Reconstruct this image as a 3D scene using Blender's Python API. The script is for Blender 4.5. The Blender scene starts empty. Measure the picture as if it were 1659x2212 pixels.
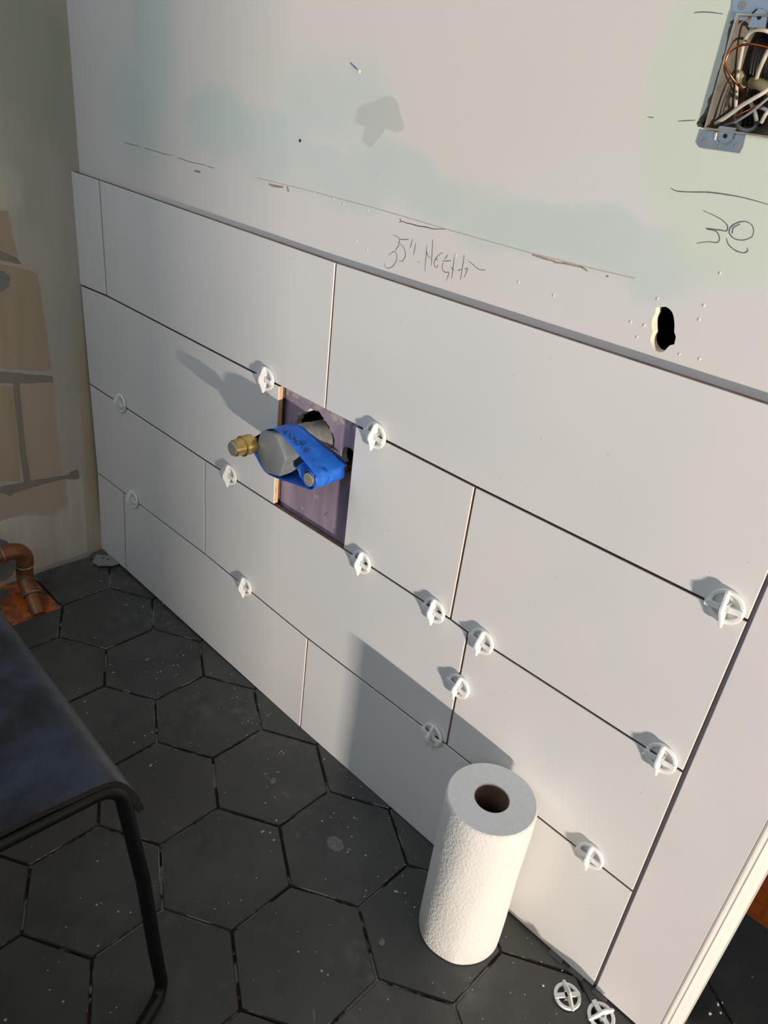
import bpy, bmesh, math, random
from mathutils import Vector, Matrix, noise
from mathutils.geometry import tessellate_polygon
random.seed(7)
C = bpy.context.scene.collection
SC = bpy.context.scene

# ------------------------------------------------------------ camera
W_, H_, F_ = 1659.0, 2212.0, 1668.17
RX = Vector((0.7067042845, 0.6988779063, 0.1101758880))
RY = Vector((0.4142912713, -0.2825379482, -0.8651792013))
RZ = Vector((-0.5735257594, 0.6570707572, -0.4892097949))
CAM = Vector((1.5823390792, -0.7690083801, 1.1176699427))
cd = bpy.data.cameras.new('camera'); co = bpy.data.objects.new('camera', cd); C.objects.link(co)
cd.sensor_fit = 'HORIZONTAL'; cd.sensor_width = 36; cd.lens = 36 * F_ / W_
cd.clip_start = 0.02; cd.clip_end = 50
m = Matrix.Identity(4)
for r in range(3):
    m[r][0] = RX[r]; m[r][1] = -RY[r]; m[r][2] = -RZ[r]; m[r][3] = CAM[r]
co.matrix_world = m
SC.camera = co

# ------------------------------------------------------------ light
SC.view_settings.view_transform = 'Standard'; SC.view_settings.look = 'None'
SC.view_settings.gamma = 1; SC.view_settings.use_curve_mapping = False
SC.view_settings.exposure = 0.24
wd = bpy.data.worlds.new('world'); SC.world = wd; wd.use_nodes = True
bg = wd.node_tree.nodes['Background']; bg.inputs[0].default_value = (0.55, 0.68, 0.9, 1); bg.inputs[1].default_value = 0.3

def area(name, loc, target, sx, sy, power, col):
    l = bpy.data.lights.new(name, 'AREA'); l.shape = 'RECTANGLE'; l.size = sx; l.size_y = sy
    l.energy = power; l.color = col
    o = bpy.data.objects.new(name, l); C.objects.link(o); o.location = loc
    d = Vector(target) - Vector(loc); o.rotation_euler = d.to_track_quat('-Z', 'Y').to_euler()
    return o
# low warm sunbeam that skims the tiled wall from the far right
area('low_sun_glow', (6.45, -2.3, 0.045), (1.0, 0.0, 0.35), 0.30, 0.06, 335, (1.0, 0.90, 0.79))
# cool daylight: window high in the left wall, plus an added fill lamp behind the camera
area('window_daylight', (0.03, -1.55, 1.85), (1.2, -0.2, 0.4), 1.1, 1.0, 8.8, (0.64, 0.82, 1.0))
area('room_fill', (2.3, -2.2, 2.2), (1.0, -0.2, 0.3), 1.6, 0.9, 10.5, (0.72, 0.86, 1.0))

# ------------------------------------------------------------ helpers
def at(px, py, axis, val):
    """world point on the plane axis=val seen at photo pixel (px,py)"""
    d = RX * ((px - W_ / 2) / F_) + RY * ((py - H_ / 2) / F_) + RZ
    t = (val - CAM[axis]) / d[axis]
    return CAM + d * t
WY = .005    # face of the drywall; the tiles stand 17 mm proud of it
def wallp(px, py, y=WY): return at(px, py, 1, y)
def leftp(px, py, x=0.0): return at(px, py, 0, x)
def floorp(px, py, z=0.0): return at(px, py, 2, z)

def srgb(c):
    f = lambda u: (u / 255 / 12.92) if u / 255 <= 0.04045 else ((u / 255 + 0.055) / 1.055) ** 2.4
    return (f(c[0]), f(c[1]), f(c[2]), 1)

class NT:
    def __init__(s, name):
        s.m = bpy.data.materials.new(name); s.m.use_nodes = True; s.t = s.m.node_tree; s.n = s.t.nodes; s.l = s.t.links
        s.b = s.n['Principled BSDF']
        s.pos = None
    def node(s, ty, **kw):
        n = s.n.new(ty)
        for k, v in kw.items(): setattr(n, k, v)
        return n
    def P(s):
        if s.pos is None: s.pos = s.node('ShaderNodeNewGeometry').outputs['Position']
        return s.pos
    def put(s, sock, v):
        if isinstance(v, bpy.types.NodeSocket): s.l.new(v, sock)
        else: sock.default_value = v
    def noise(s, scale, detail=3, rough=.5, vec=None, dist=0.0):
        n = s.node('ShaderNodeTexNoise'); n.inputs['Scale'].default_value = scale; n.inputs['Detail'].default_value = detail
        n.inputs['Roughness'].default_value = rough; n.inputs['Distortion'].default_value = dist
        s.l.new(vec or s.P(), n.inputs['Vector']); return n.outputs['Fac']
    def noisec(s, scale, detail=2):
        n = s.node('ShaderNodeTexNoise'); n.inputs['Scale'].default_value = scale; n.inputs['Detail'].default_value = detail
        s.l.new(s.P(), n.inputs['Vector']); return n.outputs['Color']
    def vmap(s, scale=(1, 1, 1), loc=(0, 0, 0), rot=(0, 0, 0), vec=None):
        n = s.node('ShaderNodeMapping'); n.inputs['Scale'].default_value = scale; n.inputs['Location'].default_value = loc
        n.inputs['Rotation'].default_value = rot; s.l.new(vec or s.P(), n.inputs['Vector']); return n.outputs[0]
    def math(s, op, a, b=0.0, c=0.0, clamp=False):
        n = s.node('ShaderNodeMath', operation=op); n.use_clamp = clamp
        s.put(n.inputs[0], a); s.put(n.inputs[1], b); s.put(n.inputs[2], c); return n.outputs[0]
    def ramp(s, v, lo, hi, a=0.0, b=1.0, smooth=True):
        n = s.node('ShaderNodeMapRange'); n.interpolation_type = 'SMOOTHSTEP' if smooth else 'LINEAR'
        s.put(n.inputs[0], v); n.inputs[1].default_value = lo; n.inputs[2].default_value = hi
        n.inputs[3].default_value = a; n.inputs[4].default_value = b; return n.outputs[0]
    def mix(s, f, a, b):
        n = s.node('ShaderNodeMix', data_type='RGBA'); s.put(n.inputs[0], f); s.put(n.inputs[6], a); s.put(n.inputs[7], b); return n.outputs[2]
    def bump(s, h, strength=.2, dist=.001):
        n = s.node('ShaderNodeBump'); n.inputs['Strength'].default_value = strength; n.inputs['Distance'].default_value = dist
        s.put(n.inputs['Height'], h); s.l.new(n.outputs[0], s.b.inputs['Normal']); return n
    def set(s, **kw):
        for k, v in kw.items(): s.put(s.b.inputs[k.replace('_', ' ')], v)
        return s

def simple(name, col, rough=.5, metal=0.0, var=0.0, scale=60, bump=0.0, **kw):
    t = NT(name); c = srgb(col)
    if var:
        d = tuple(x * (1 - var) for x in c[:3]) + (1,); e = tuple(min(1, x * (1 + var)) for x in c[:3]) + (1,)
        t.set(Base_Color=t.mix(t.ramp(t.noise(scale), .35, .65), d, e))
    else: t.set(Base_Color=c)
    t.set(Roughness=rough, Metallic=metal, **kw)
    if bump: t.bump(t.noise(scale * 4, 4), bump, .002)
    return t.m

def ellipse(t, cx, cz, rx, rz, soft=.5, wob=.5, ax=(0, 2), seed=0.0, ang=0.0):
    """0..1 mask of a wobbly ellipse on a wall plane"""
    sp = t.node('ShaderNodeSeparateXYZ')
    if not hasattr(t, 'wpos'):
        n = t.noisec(7, 3); v = t.node('ShaderNodeVectorMath', operation='MULTIPLY_ADD')
        s2 = t.node('ShaderNodeVectorMath', operation='SUBTRACT'); t.l.new(n, s2.inputs[0]); s2.inputs[1].default_value = (.5, .5, .5)
        t.l.new(s2.outputs[0], v.inputs[0]); v.inputs[1].default_value = (.12, .12, .12); t.l.new(t.P(), v.inputs[2]); t.wpos = v.outputs[0]
    t.l.new(t.wpos if wob else t.P(), sp.inputs[0])
    a = t.math('SUBTRACT', sp.outputs[ax[0]], cx); b = t.math('SUBTRACT', sp.outputs[ax[1]], cz)
    ca, sa = math.cos(ang), math.sin(ang)
    u = t.math('ADD', t.math('MULTIPLY', a, ca / rx), t.math('MULTIPLY', b, sa / rx))
    w = t.math('ADD', t.math('MULTIPLY', a, -sa / rz), t.math('MULTIPLY', b, ca / rz))
    r = t.math('SQRT', t.math('ADD', t.math('MULTIPLY', u, u), t.math('MULTIPLY', w, w)))
    return t.ramp(r, 1 - soft / 2, 1 + soft / 2, 1, 0)

# ------------------------------------------------------------ mesh helpers
def obj(name, bm, mats, parent=None, smooth=False, angle=None):
    me = bpy.data.meshes.new(name); bm.normal_update(); bm.to_mesh(me); bm.free()
    for mt in (mats if isinstance(mats, (list, tuple)) else [mats]): me.materials.append(mt)
    if smooth:
        for p in me.polygons: p.use_smooth = True
        if angle: me.set_sharp_from_angle(angle=math.radians(angle))
    o = bpy.data.objects.new(name, me); C.objects.link(o)
    if parent: o.parent = parent; o.matrix_parent_inverse = parent.matrix_world.inverted()
    return o
def thing(name, label, cat, loc=(0, 0, 0), group=None):
    o = bpy.data.objects.new(name, None); C.objects.link(o); o.location = loc; o.empty_display_size = .05
    o.matrix_world = Matrix.Translation(loc)
    return tag(o, label, cat, group)
def tag(o, label, cat, group=None, kind=None):
    if label: o['label'] = label
    if cat: o['category'] = cat
    if group: o['group'] = group
    if kind: o['kind'] = kind
    return o
def struct(o): o['kind'] = 'structure'; return o

def box(bm, x0, x1, y0, y1, z0, z1, mi=0):
    v = [bm.verts.new(p) for p in ((x0,y0,z0),(x1,y0,z0),(x1,y1,z0),(x0,y1,z0),(x0,y0,z1),(x1,y0,z1),(x1,y1,z1),(x0,y1,z1))]
    fs = []
    for f in ((0,3,2,1),(4,5,6,7),(0,1,5,4),(1,2,6,5),(2,3,7,6),(3,0,4,7)):
        q = bm.faces.new([v[i] for i in f]); q.material_index = mi; fs.append(q)
    return v, fs
def bevel(bm, w, seg=2, ang=30):
    es = [e for e in bm.edges if len(e.link_faces) == 2 and e.calc_face_angle(0) > math.radians(ang)]
    bmesh.ops.bevel(bm, geom=es, offset=w, segments=seg, profile=.6, affect='EDGES')
def prism(bm, pts, vec, mi=0, side_mi=None):
    """pts: 3d polygon, extruded by vec"""
    vec = Vector(vec); a = [bm.verts.new(Vector(p)) for p in pts]; b = [bm.verts.new(Vector(p) + vec) for p in pts]; n = len(pts)
    for tri in tessellate_polygon([[Vector(p) for p in pts]]):
        try:
            f = bm.faces.new([a[i] for i in tri]); f.material_index = mi
            f = bm.faces.new([b[i] for i in reversed(tri)]); f.material_index = mi
        except ValueError: pass
    for i in range(n):
        f = bm.faces.new((a[i], a[(i+1) % n], b[(i+1) % n], b[i])); f.material_index = mi if side_mi is None else side_mi
    bmesh.ops.recalc_face_normals(bm, faces=bm.faces)
def frame_from(d):
    d = d.normalized(); u = Vector((0, 0, 1)) if abs(d.z) < .9 else Vector((1, 0, 0))
    x = d.cross(u).normalized(); y = d.cross(x); return x, y
def tube(bm, pts, r, n=12, caps=True, mi=0, flat=1.0):
    pts = [Vector(p) for p in pts]; rs = r if isinstance(r, (list, tuple)) else [r] * len(pts)
    rings = []; x = None
    for i, p in enumerate(pts):
        d = (pts[min(i+1, len(pts)-1)] - pts[max(i-1, 0)]).normalized()
        if x is None: x, y = frame_from(d)
        else:
            x = (x - d * x.dot(d)).normalized(); y = d.cross(x)
        rings.append([bm.verts.new(p + (x * math.cos(2*math.pi*k/n) + y * math.sin(2*math.pi*k/n) * flat) * rs[i]) for k in range(n)])
    for a, b in zip(rings, rings[1:]):
        for k in range(n):
            f = bm.faces.new((a[k], a[(k+1) % n], b[(k+1) % n], b[k])); f.material_index = mi
    if caps:
        f = bm.faces.new(rings[0][::-1]); f.material_index = mi
        f = bm.faces.new(rings[-1]); f.material_index = mi
    bmesh.ops.recalc_face_normals(bm, faces=bm.faces)
    return rings
def arc_pts(p0, p1, p2, rad, n=8):
    """polyline p0-p1-p2 with the corner at p1 rounded"""
    p0, p1, p2 = map(Vector, (p0, p1, p2)); a = (p0 - p1).normalized(); b = (p2 - p1).normalized()
    th = a.angle(b); t = rad / math.tan(th / 2); s = p1 + a * t; e = p1 + b * t
    c = p1 + (a + b).normalized() * (rad / math.sin(th / 2)); out = []
    for i in range(n + 1):
        v = (s - c).normalized().slerp((e - c).normalized(), i / n) * rad
        out.append(c + v)
    return out
def lathe_y(bm, cx, cz, prof, n=32, mi=0, nonround=None):
    """revolve prof [(y, r)] round the axis x=cx, z=cz (pointing out of the wall)"""
    rings = []
    for (y, r) in prof:
        rings.append([bm.verts.new((cx + r * math.cos(2*math.pi*k/n), y, cz + r * math.sin(2*math.pi*k/n))) for k in range(n)])
    for a, b in zip(rings, rings[1:]):
        for k in range(n): bm.faces.new((a[k], a[(k+1) % n], b[(k+1) % n], b[k])).material_index = mi
    bm.faces.new(rings[0]).material_index = mi; bm.faces.new(rings[-1][::-1]).material_index = mi
    bmesh.ops.recalc_face_normals(bm, faces=bm.faces)
def smooth_poly(pts, sub=4, closed=True):
    """catmull-rom through 2d/3d points"""
    pts = [Vector(p) for p in pts]; n = len(pts); out = []
    rng = range(n) if closed else range(n - 1)
    for i in rng:
        if closed: p0, p1, p2, p3 = pts[i-1], pts[i], pts[(i+1) % n], pts[(i+2) % n]
        else: p0, p1, p2, p3 = pts[max(i-1, 0)], pts[i], pts[i+1], pts[min(i+2, n-1)]
        for k in range(sub):
            t = k / sub
            out.append(0.5 * ((2*p1) + (p2-p0)*t + (2*p0-5*p1+4*p2-p3)*t*t + (3*p1-p0-3*p2+p3)*t*t*t))
    if not closed: out.append(pts[-1])
    return out

# ------------------------------------------------------------ materials
def mat_drywall():
    t = NT('primed greenboard wall'); white = srgb((232, 227, 224)); warm = srgb((232, 224, 216))
    base = t.mix(t.ramp(t.noise(2.2, 3), .4, .62), white, warm)
    green = srgb((200, 219, 210)); ygreen = srgb((218, 230, 206)); gray = srgb((194, 196, 187))
    E = lambda px, py, rx, rz, **k: ellipse(t, wallp(px, py).x, wallp(px, py).z, rx, rz, **k)
    acc = None
    for args in ((300, 250, .11, .085, .9), (480, 270, .10, .05, .6), (330, 60, .06, .12, 1.0), (600, 310, .07, .05, .6), (690, 380, .16, .035, .6),
                 (900, 400, .16, .035, .8), (1120, 480, .18, .028, .7), (1330, 540, .10, .028, .6), (700, 200, .1, .06, .9)):
        mk = E(*args[:2], args[2], args[3], soft=args[4]); acc = mk if acc is None else t.math('MAXIMUM', acc, mk)
    streak = t.ramp(t.noise(5, 4, .6), .3, .62, .45, 1.0)
    base = t.mix(t.math('MULTIPLY', t.math('MULTIPLY', acc, streak), .62), base, green)
    yg = t.math('MAXIMUM', E(1620, 360, .10, .10, soft=.35), E(1600, 140, .085, .12, soft=.4))
    base = t.mix(t.math('MULTIPLY', yg, .6), base, ygreen)
    gp = E(805, 262, .038, .019, soft=.12); gp = t.math('MAXIMUM', gp, E(785, 300, .018, .018, soft=.2))
    base = t.mix(t.math('MULTIPLY', gp, .6), base, gray)
    # bare purple board below the tile line
    sp = t.node('ShaderNodeSeparateXYZ'); t.l.new(t.P(), sp.inputs[0])
    low = t.ramp(sp.outputs[2], .875, .885, 1, 0)
    fib = t.noise(40, 4, .6, vec=t.vmap((1, 1, .12)))
    purple = t.mix(t.ramp(fib, .3, .7), srgb((140, 124, 142)), srgb((166, 148, 165)))
    smear = t.ramp(t.math('ADD', t.noise(60, 4, .7), t.ramp(sp.outputs[2], .63, .66, 0, .22)), .60, .72)
    purple = t.mix(smear, purple, srgb((186, 178, 172)))
    base = t.mix(low, base, purple)
    xs_ = sp.outputs[0]; cut = t.math('MULTIPLY', t.math('MULTIPLY', t.ramp(xs_, .662, .664), t.ramp(xs_, .842, .844, 1, 0)), t.math('MULTIPLY', t.ramp(sp.outputs[2], .4385, .4395), t.ramp(sp.outputs[2], .672, .674, 1, 0)))
    brown = t.mix(t.ramp(t.noise(30, 3), .35, .65), srgb((92, 70, 62)), srgb((70, 56, 52)))
    base = t.mix(t.math('MULTIPLY', t.math('MULTIPLY', low, t.math('SUBTRACT', 1.0, cut)), t.ramp(sp.outputs[2], .872, .876, 1, 0)), base, brown)
    t.set(Base_Color=base, Roughness=.75)
    t.b.inputs['Specular IOR Level'].default_value = .35
    b = t.bump(t.math('ADD', t.noise(3, 5, .55), t.math('MULTIPLY', t.noise(160, 3), .05)), .35, .004)
    return t.m
M_DRY = mat_drywall()
M_PAPER = simple('torn gypsum edge', (226, 216, 200), .9, var=.15, scale=150, bump=.5)
M_CREAM = simple('fresh gypsum edge', (250, 240, 215), .85, var=.04, scale=120, bump=.4)
M_DARK = simple('near-black hole shade', (22, 19, 17), .95, var=.2, scale=30)  # near-black colour stands in for the shade inside openings and holes
M_GLAZE = NT('satin white glaze')
def _g():
    t = M_GLAZE
    c = t.mix(t.ramp(t.noise(3, 2), .35, .65), srgb((229, 227, 225)), srgb((236, 232, 228)))
    sm = t.ramp(t.noise(26, 5, .7, dist=.4), .70, .80, 0, .25)
    sp = t.ramp(t.noise(210, 1), .80, .83, 0, .6)
    c = t.mix(sm, c, srgb((214, 206, 196))); c = t.mix(sp, c, srgb((150, 140, 130)))
    t.set(Base_Color=c, Roughness=t.ramp(t.noise(18, 3), .3, .7, .30, .38))
    t.b.inputs['Specular IOR Level'].default_value = .5
    t.bump(t.noise(11, 2), .12, .0015)
_g(); M_GLAZE = M_GLAZE.m
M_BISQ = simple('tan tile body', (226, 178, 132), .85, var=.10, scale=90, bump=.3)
M_BISQ_SHADE = simple('shaded tile body', (128, 100, 86), .85, var=.2, scale=90, bump=.3)  # shaded copy of the tan body, for edges turned from the sunbeam
M_MORTAR = simple('grey thinset mortar', (96, 86, 80), .95, var=.25, scale=70, bump=.6)
M_PAINT = simple('painted white board', (233, 226, 224), .5, var=.02, scale=5, bump=.08)
M_TRIM = simple('glossy white trim paint', (240, 232, 222), .3, var=.02, scale=9)
M_ORANGE = NT('orange membrane')
def _o():
    t = M_ORANGE
    c = t.mix(t.ramp(t.noise(30, 4, .6), .45, .62), srgb((206, 108, 40)), srgb((150, 84, 48)))
    c = t.mix(t.ramp(t.noise(14, 4, .7), .50, .58), c, srgb((100, 92, 80)))
    t.set(Base_Color=c, Roughness=.7); t.bump(t.noise(90, 3), .4, .002)
_o(); M_ORANGE = M_ORANGE.m
M_ORANGE2 = simple('clean orange membrane', (222, 108, 24), .6, var=.06, scale=20)

def mat_leftwall():
    t = NT('patched plaster left wall')
    streak = t.noise(24, 4, .6, vec=t.vmap((1, 1, .10)))
    base = t.mix(t.ramp(t.noise(4, 3), .35, .65), srgb((198, 188, 172)), srgb((186, 180, 166)))
    base = t.mix(t.ramp(streak, .3, .75, 0, .35), base, srgb((214, 204, 190)))
    E = lambda px, py, rx, rz, **k: ellipse(t, leftp(px, py).y, leftp(px, py).z, rx, rz, ax=(1, 2), **k)
    g = t.math('MAXIMUM', E(30, 100, .09, .11, soft=.9), E(100, 150, .05, .12, soft=.9))
    base = t.mix(t.math('MULTIPLY', g, .6), base, srgb((166, 176, 146)))
    base = t.mix(t.math('MULTIPLY', E(10, 400, .05, .06, soft=.5), .7), base, srgb((206, 208, 186)))
    # yellowed strip of tape down the corner
    sp = t.node('ShaderNodeSeparateXYZ'); t.l.new(t.P(), sp.inputs[0])
    strip = t.math('MULTIPLY', t.ramp(sp.outputs[1], -.040, -.030), t.ramp(sp.outputs[2], .55, .62, 1, 0))
    base = t.mix(t.math('MULTIPLY', strip, t.ramp(t.noise(18, 3), .3, .6, .2, .8)), base, srgb((196, 176, 132)))
    t.set(Base_Color=base, Roughness=.85)
    t.bump(t.math('ADD', streak, t.noise(120, 2)), .25, .002)
    return t.m
M_LEFT = mat_leftwall()
def patchmat(name, a, b, f=.1):
    t = NT(name); s = t.noise(26, 4, .6, vec=t.vmap((1, 1, f)))
    t.set(Base_Color=t.mix(t.ramp(s, .3, .72), srgb(a), srgb(b)), Roughness=.9); t.bump(s, .3, .002); return t.m
M_BOARD = patchmat('bare tan board', (194, 174, 146), (182, 162, 136))
M_BOARD2 = patchmat('pinkish tan board', (192, 174, 152), (198, 178, 156))
M_LINE = patchmat('old mortar line', (156, 146, 131), (144, 136, 121), .5)
M_SKIM = patchmat('pale skim coat', (222, 213, 196), (206, 196, 180))
M_GRAYP = patchmat('grey filler', (150, 150, 144), (132, 132, 128), .6)

def mat_floor(k):
    t = NT('charcoal cement tile %s' % 'abc'[k])
    a, b = [((82, 82, 78), (66, 66, 64)), ((78, 79, 75), (68, 68, 66)), ((72, 72, 71), (81, 79, 76))][k]
    c = t.mix(t.ramp(t.noise(9, 5, .6), .35, .65), srgb(a), srgb(b))
    haze = t.math('MULTIPLY', t.ramp(t.noise(4.5, 4, .6), .48, .7), t.ramp(t.noise(34, 5, .7), .42, .75, 0, .6))
    c = t.mix(haze, c, srgb((118, 118, 114)))
    # scuffs
    sc = t.noise(30, 3, .6, vec=t.vmap((.35, 2.2, 1), rot=(0, 0, .9)), dist=.8)
    c = t.mix(t.ramp(sc, .70, .77, 0, .35), c, srgb((140, 140, 136)))
    # plaster specks
    v = t.node('ShaderNodeTexVoronoi'); v.inputs['Scale'].default_value = 75; t.l.new(t.P(), v.inputs['Vector'])
    dens = t.ramp(t.noise(6, 3), .42, .68, .02, .16)
    sp = t.math('LESS_THAN', v.outputs['Distance'], dens)
    sep = t.node('ShaderNodeSeparateColor'); t.l.new(v.outputs['Color'], sep.inputs[0])
    sp = t.math('MULTIPLY', sp, t.math('GREATER_THAN', sep.outputs[0], .55))
    c = t.mix(t.math('MULTIPLY', sp, .75), c, srgb((205, 205, 200)))
    t.set(Base_Color=c, Roughness=t.ramp(t.noise(7, 4), .3, .7, .28, .46))
    t.bump(t.noise(40, 4, .6), .15, .002)
    return t.m
M_FT = [mat_floor(k) for k in range(3)]
M_GROUT = NT('joint with brown and chalky mortar')
def _gr():
    t = M_GROUT; n = t.noise(12, 4, .7)
    c = t.mix(t.ramp(n, .35, .5), srgb((26, 22, 20)), srgb((52, 34, 28)))
    c = t.mix(t.ramp(t.noise(9, 4, .7), .50, .56, 0, .9), c, srgb((150, 146, 138)))
    t.set(Base_Color=c, Roughness=.95)
_gr(); M_GROUT = M_GROUT.m
M_CLIP = simple('milky white plastic', (244, 243, 240), .35, Subsurface_Weight=.12, Subsurface_Scale=.004)
M_BRASS = simple('brass', (202, 174, 106), .34, .85, var=.12, scale=80)
M_STEEL = simple('dull nickel cap', (176, 170, 152), .45, .35, var=.1, scale=120)
M_COPPER = simple('old copper', (150, 96, 70), .42, 1.0, var=.22, scale=45, bump=.1)
M_COPPERD = NT('tarnished copper drain')
def _c():
    t = M_COPPERD; n = t.noise(26, 5, .65)
    c = t.mix(t.ramp(n, .3, .6), srgb((104, 70, 48)), srgb((156, 104, 66)))
    c = t.mix(t.ramp(t.noise(16, 4, .7), .56, .68, 0, .8), c, srgb((120, 112, 98)))
    t.set(Base_Color=c, Metallic=.55, Roughness=.5)
_c(); M_COPPERD = M_COPPERD.m
M_SOLDER = simple('solder', (160, 152, 140), .45, .7, var=.2, scale=80)
M_GREYPL = simple('grey plastic nut', (140, 143, 143), .42, var=.06, scale=50)
M_CHROME = simple('scuffed grey sleeve', (158, 156, 150), .45, .3, var=.12, scale=110, bump=.3)
M_TAPE = NT('blue masking tape')
def _t():
    t = M_TAPE; n = t.noise(30, 4, .6)
    t.set(Base_Color=t.mix(t.ramp(n, .3, .7), srgb((24, 92, 196)), srgb((40, 120, 224))), Roughness=.5)
    t.bump(t.math('ADD', n, t.noise(300, 2)), .3, .0015)
_t(); M_TAPE = M_TAPE.m
M_INK = simple('black marker', (22, 26, 40), .6)
M_PENCIL = simple('pencil', (112, 112, 114), .7)
M_CRACK = simple('crack', (52, 46, 50), .95)
M_CRACKB = simple('brown torn paper', (166, 150, 134), .95, var=.2, scale=200)
M_RIDGE = simple('tape edge', (206, 196, 186), .8)
M_GALV = simple('galvanized steel', (148, 162, 176), .42, .55, var=.06, scale=60)
M_GALVD = simple('inner galvanized steel', (158, 150, 138), .32, .55, var=.25, scale=40, bump=.1)
M_WIREW = simple('white wire insulation', (206, 196, 176), .5)
M_WIREG = simple('grey wire insulation', (150, 148, 148), .5)
M_WIREC = simple('bare copper wire', (200, 118, 70), .25, 1.0)
M_WIREK = simple('black wire insulation', (28, 28, 30), .4)
M_PAPERT = NT('quilted paper towel')
def _p():
    t = M_PAPERT; v = t.node('ShaderNodeTexVoronoi'); v.inputs['Scale'].default_value = 240; t.l.new(t.P(), v.inputs['Vector'])
    t.set(Base_Color=srgb((224, 220, 214)), Roughness=.95)
    t.b.inputs['Subsurface Weight'].default_value = .15; t.b.inputs['Subsurface Scale'].default_value = .01
    t.bump(t.math('ADD', v.outputs['Distance'], t.math('MULTIPLY', t.noise(260, 3), .8)), .45, .0016)
_p(); M_PAPERT = M_PAPERT.m
M_PAPERE = simple('paper towel edge', (236, 236, 234), .95, var=.02, scale=200, bump=.15)
M_CARD = simple('brown cardboard tube', (108, 82, 66), .9, var=.08, scale=60)
M_SEAT = NT('black coated seat')
def _s():
    t = M_SEAT; n = t.noise(14, 6, .65)
    c = t.mix(t.ramp(n, .35, .65), srgb((24, 27, 34)), srgb((50, 57, 72)))  # bluish mottling carries the window sheen in the seat colour
    c = t.mix(t.ramp(t.noise(60, 4, .7), .68, .75, 0, .4), c, srgb((96, 104, 120)))
    t.set(Base_Color=c, Roughness=t.ramp(t.noise(50, 4, .6), .3, .7, .34, .46))
    t.bump(t.noise(220, 3), .12, .001)
_s(); M_SEAT = M_SEAT.m
M_RIM = simple('worn seat edge', (62, 56, 52), .45, var=.15, scale=50)
M_BLKM = simple('black powder coated steel', (9, 9, 10), .45)
M_PLATE = simple('dusty grey plastic plate', (150, 148, 148), .5, var=.08, scale=80)
M_SHIM = simple('dark grey shim plastic', (92, 92, 94), .5)
M_WHITEP = simple('plain painted wall', (166, 168, 170), .8)

# ------------------------------------------------------------ room shell
# back wall (drywall sheet with cut openings)
WR = 1.545
hole_box = [(1.2325, 1.1200), (1.2335, 1.140), (1.2345, 1.165), (1.2325, 1.190), (1.235, 1.1995), (1.262, 1.2005), (1.345, 1.2005), (1.345, 1.1080), (1.2400, 1.1078), (1.2300, 1.1082), (1.2270, 1.1120)]
def jag(poly, amp, sub, seed):
    rnd = random.Random(seed); out = []
    n = len(poly)
    for i in range(n):
        a = Vector(poly[i]); b = Vector(poly[(i+1) % n])
        for k in range(sub):
            p = a.lerp(b, k / sub); out.append((p.x + rnd.uniform(-amp, amp), p.y + rnd.uniform(-amp, amp)))
    return out
hole_box = jag(hole_box, .0011, 6, 3)
ov = [(750,230),(850,222),(930,262),(1000,345),(1035,480),(1045,620),(1040,760),(1072,850),(1050,960),(1035,1015),(950,1035),(880,1100),(800,1175),(670,1160),(595,1085),(545,960),(550,850),(580,770),(570,680),(567,560),(590,450),(640,350),(655,250),(700,232)]
hole_oval = [(wallp(1350 + x/9.76, 640 + y/9.76).x, wallp(1350 + x/9.76, 640 + y/9.76).z) for x, y in ov]
hole_oval = [tuple(p)[:2] for p in smooth_poly([(x, z, 0) for x, z in hole_oval], 3)]
rnd = random.Random(5)
VC = (.7385, .600)
hole_valve = []
for k in range(64):
    a = 2 * math.pi * k / 64; r = .0455 + .0022 * math.sin(5 * a) + rnd.uniform(-.0022, .0022)
    hole_valve.append((VC[0] + r * math.cos(a), VC[1] + r * math.sin(a)))
hole_stub = [(.820 + .0175 * math.cos(2*math.pi*k/24), .597 + .0175 * math.sin(2*math.pi*k/24)) for k in range(24)]
bm = bmesh.new()
outer = [(-.02, -.01), (WR, -.01), (WR, 2.5), (-.02, 2.5)]
loops = [outer, hole_box, hole_oval, hole_valve, hole_stub]
T = .013
L3 = [[Vector((x, WY, z)) for x, z in lp] for lp in loops]
front = []; back = []
for lp in L3:
    front += [bm.verts.new(p) for p in lp]
for lp in L3:
    back += [bm.verts.new(p + Vector((0, T, 0))) for p in lp]
for tri in tessellate_polygon(L3):
    bm.faces.new([front[i] for i in tri]); bm.faces.new([back[i] for i in reversed(tri)])
off = 0
for li, lp in enumerate(L3):
    n = len(lp)
    for i in range(n):
        a, b = off + i, off + (i + 1) % n
        f = bm.faces.new((front[a], front[b], back[b], back[a])); f.material_index = {0: 0, 1: 1, 2: 2, 3: 1, 4: 1}[li]
    off += n
bmesh.ops.recalc_face_normals(bm, faces=bm.faces)
wall_back = struct(obj('wall_back', bm, [M_DRY, M_PAPER, M_CREAM]))
# rear skin behind the stud cavity, coloured near-black as shade inside the openings
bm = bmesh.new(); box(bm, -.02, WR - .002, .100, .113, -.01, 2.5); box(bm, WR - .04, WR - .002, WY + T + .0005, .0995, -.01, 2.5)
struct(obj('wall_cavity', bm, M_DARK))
# left wall
bm = bmesh.new(); box(bm, -.06, 0, -.93, WY + .001, -.01, 2.5)
box(bm, -.06, 0, -3.3, -2.15, -.01, 2.5); box(bm, -.06, 0, -2.15, -.93, -.01, 1.3); box(bm, -.06, 0, -2.15, -.93, 2.35, 2.5)
wall_left = struct(obj('wall_left', bm, M_LEFT))
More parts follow.
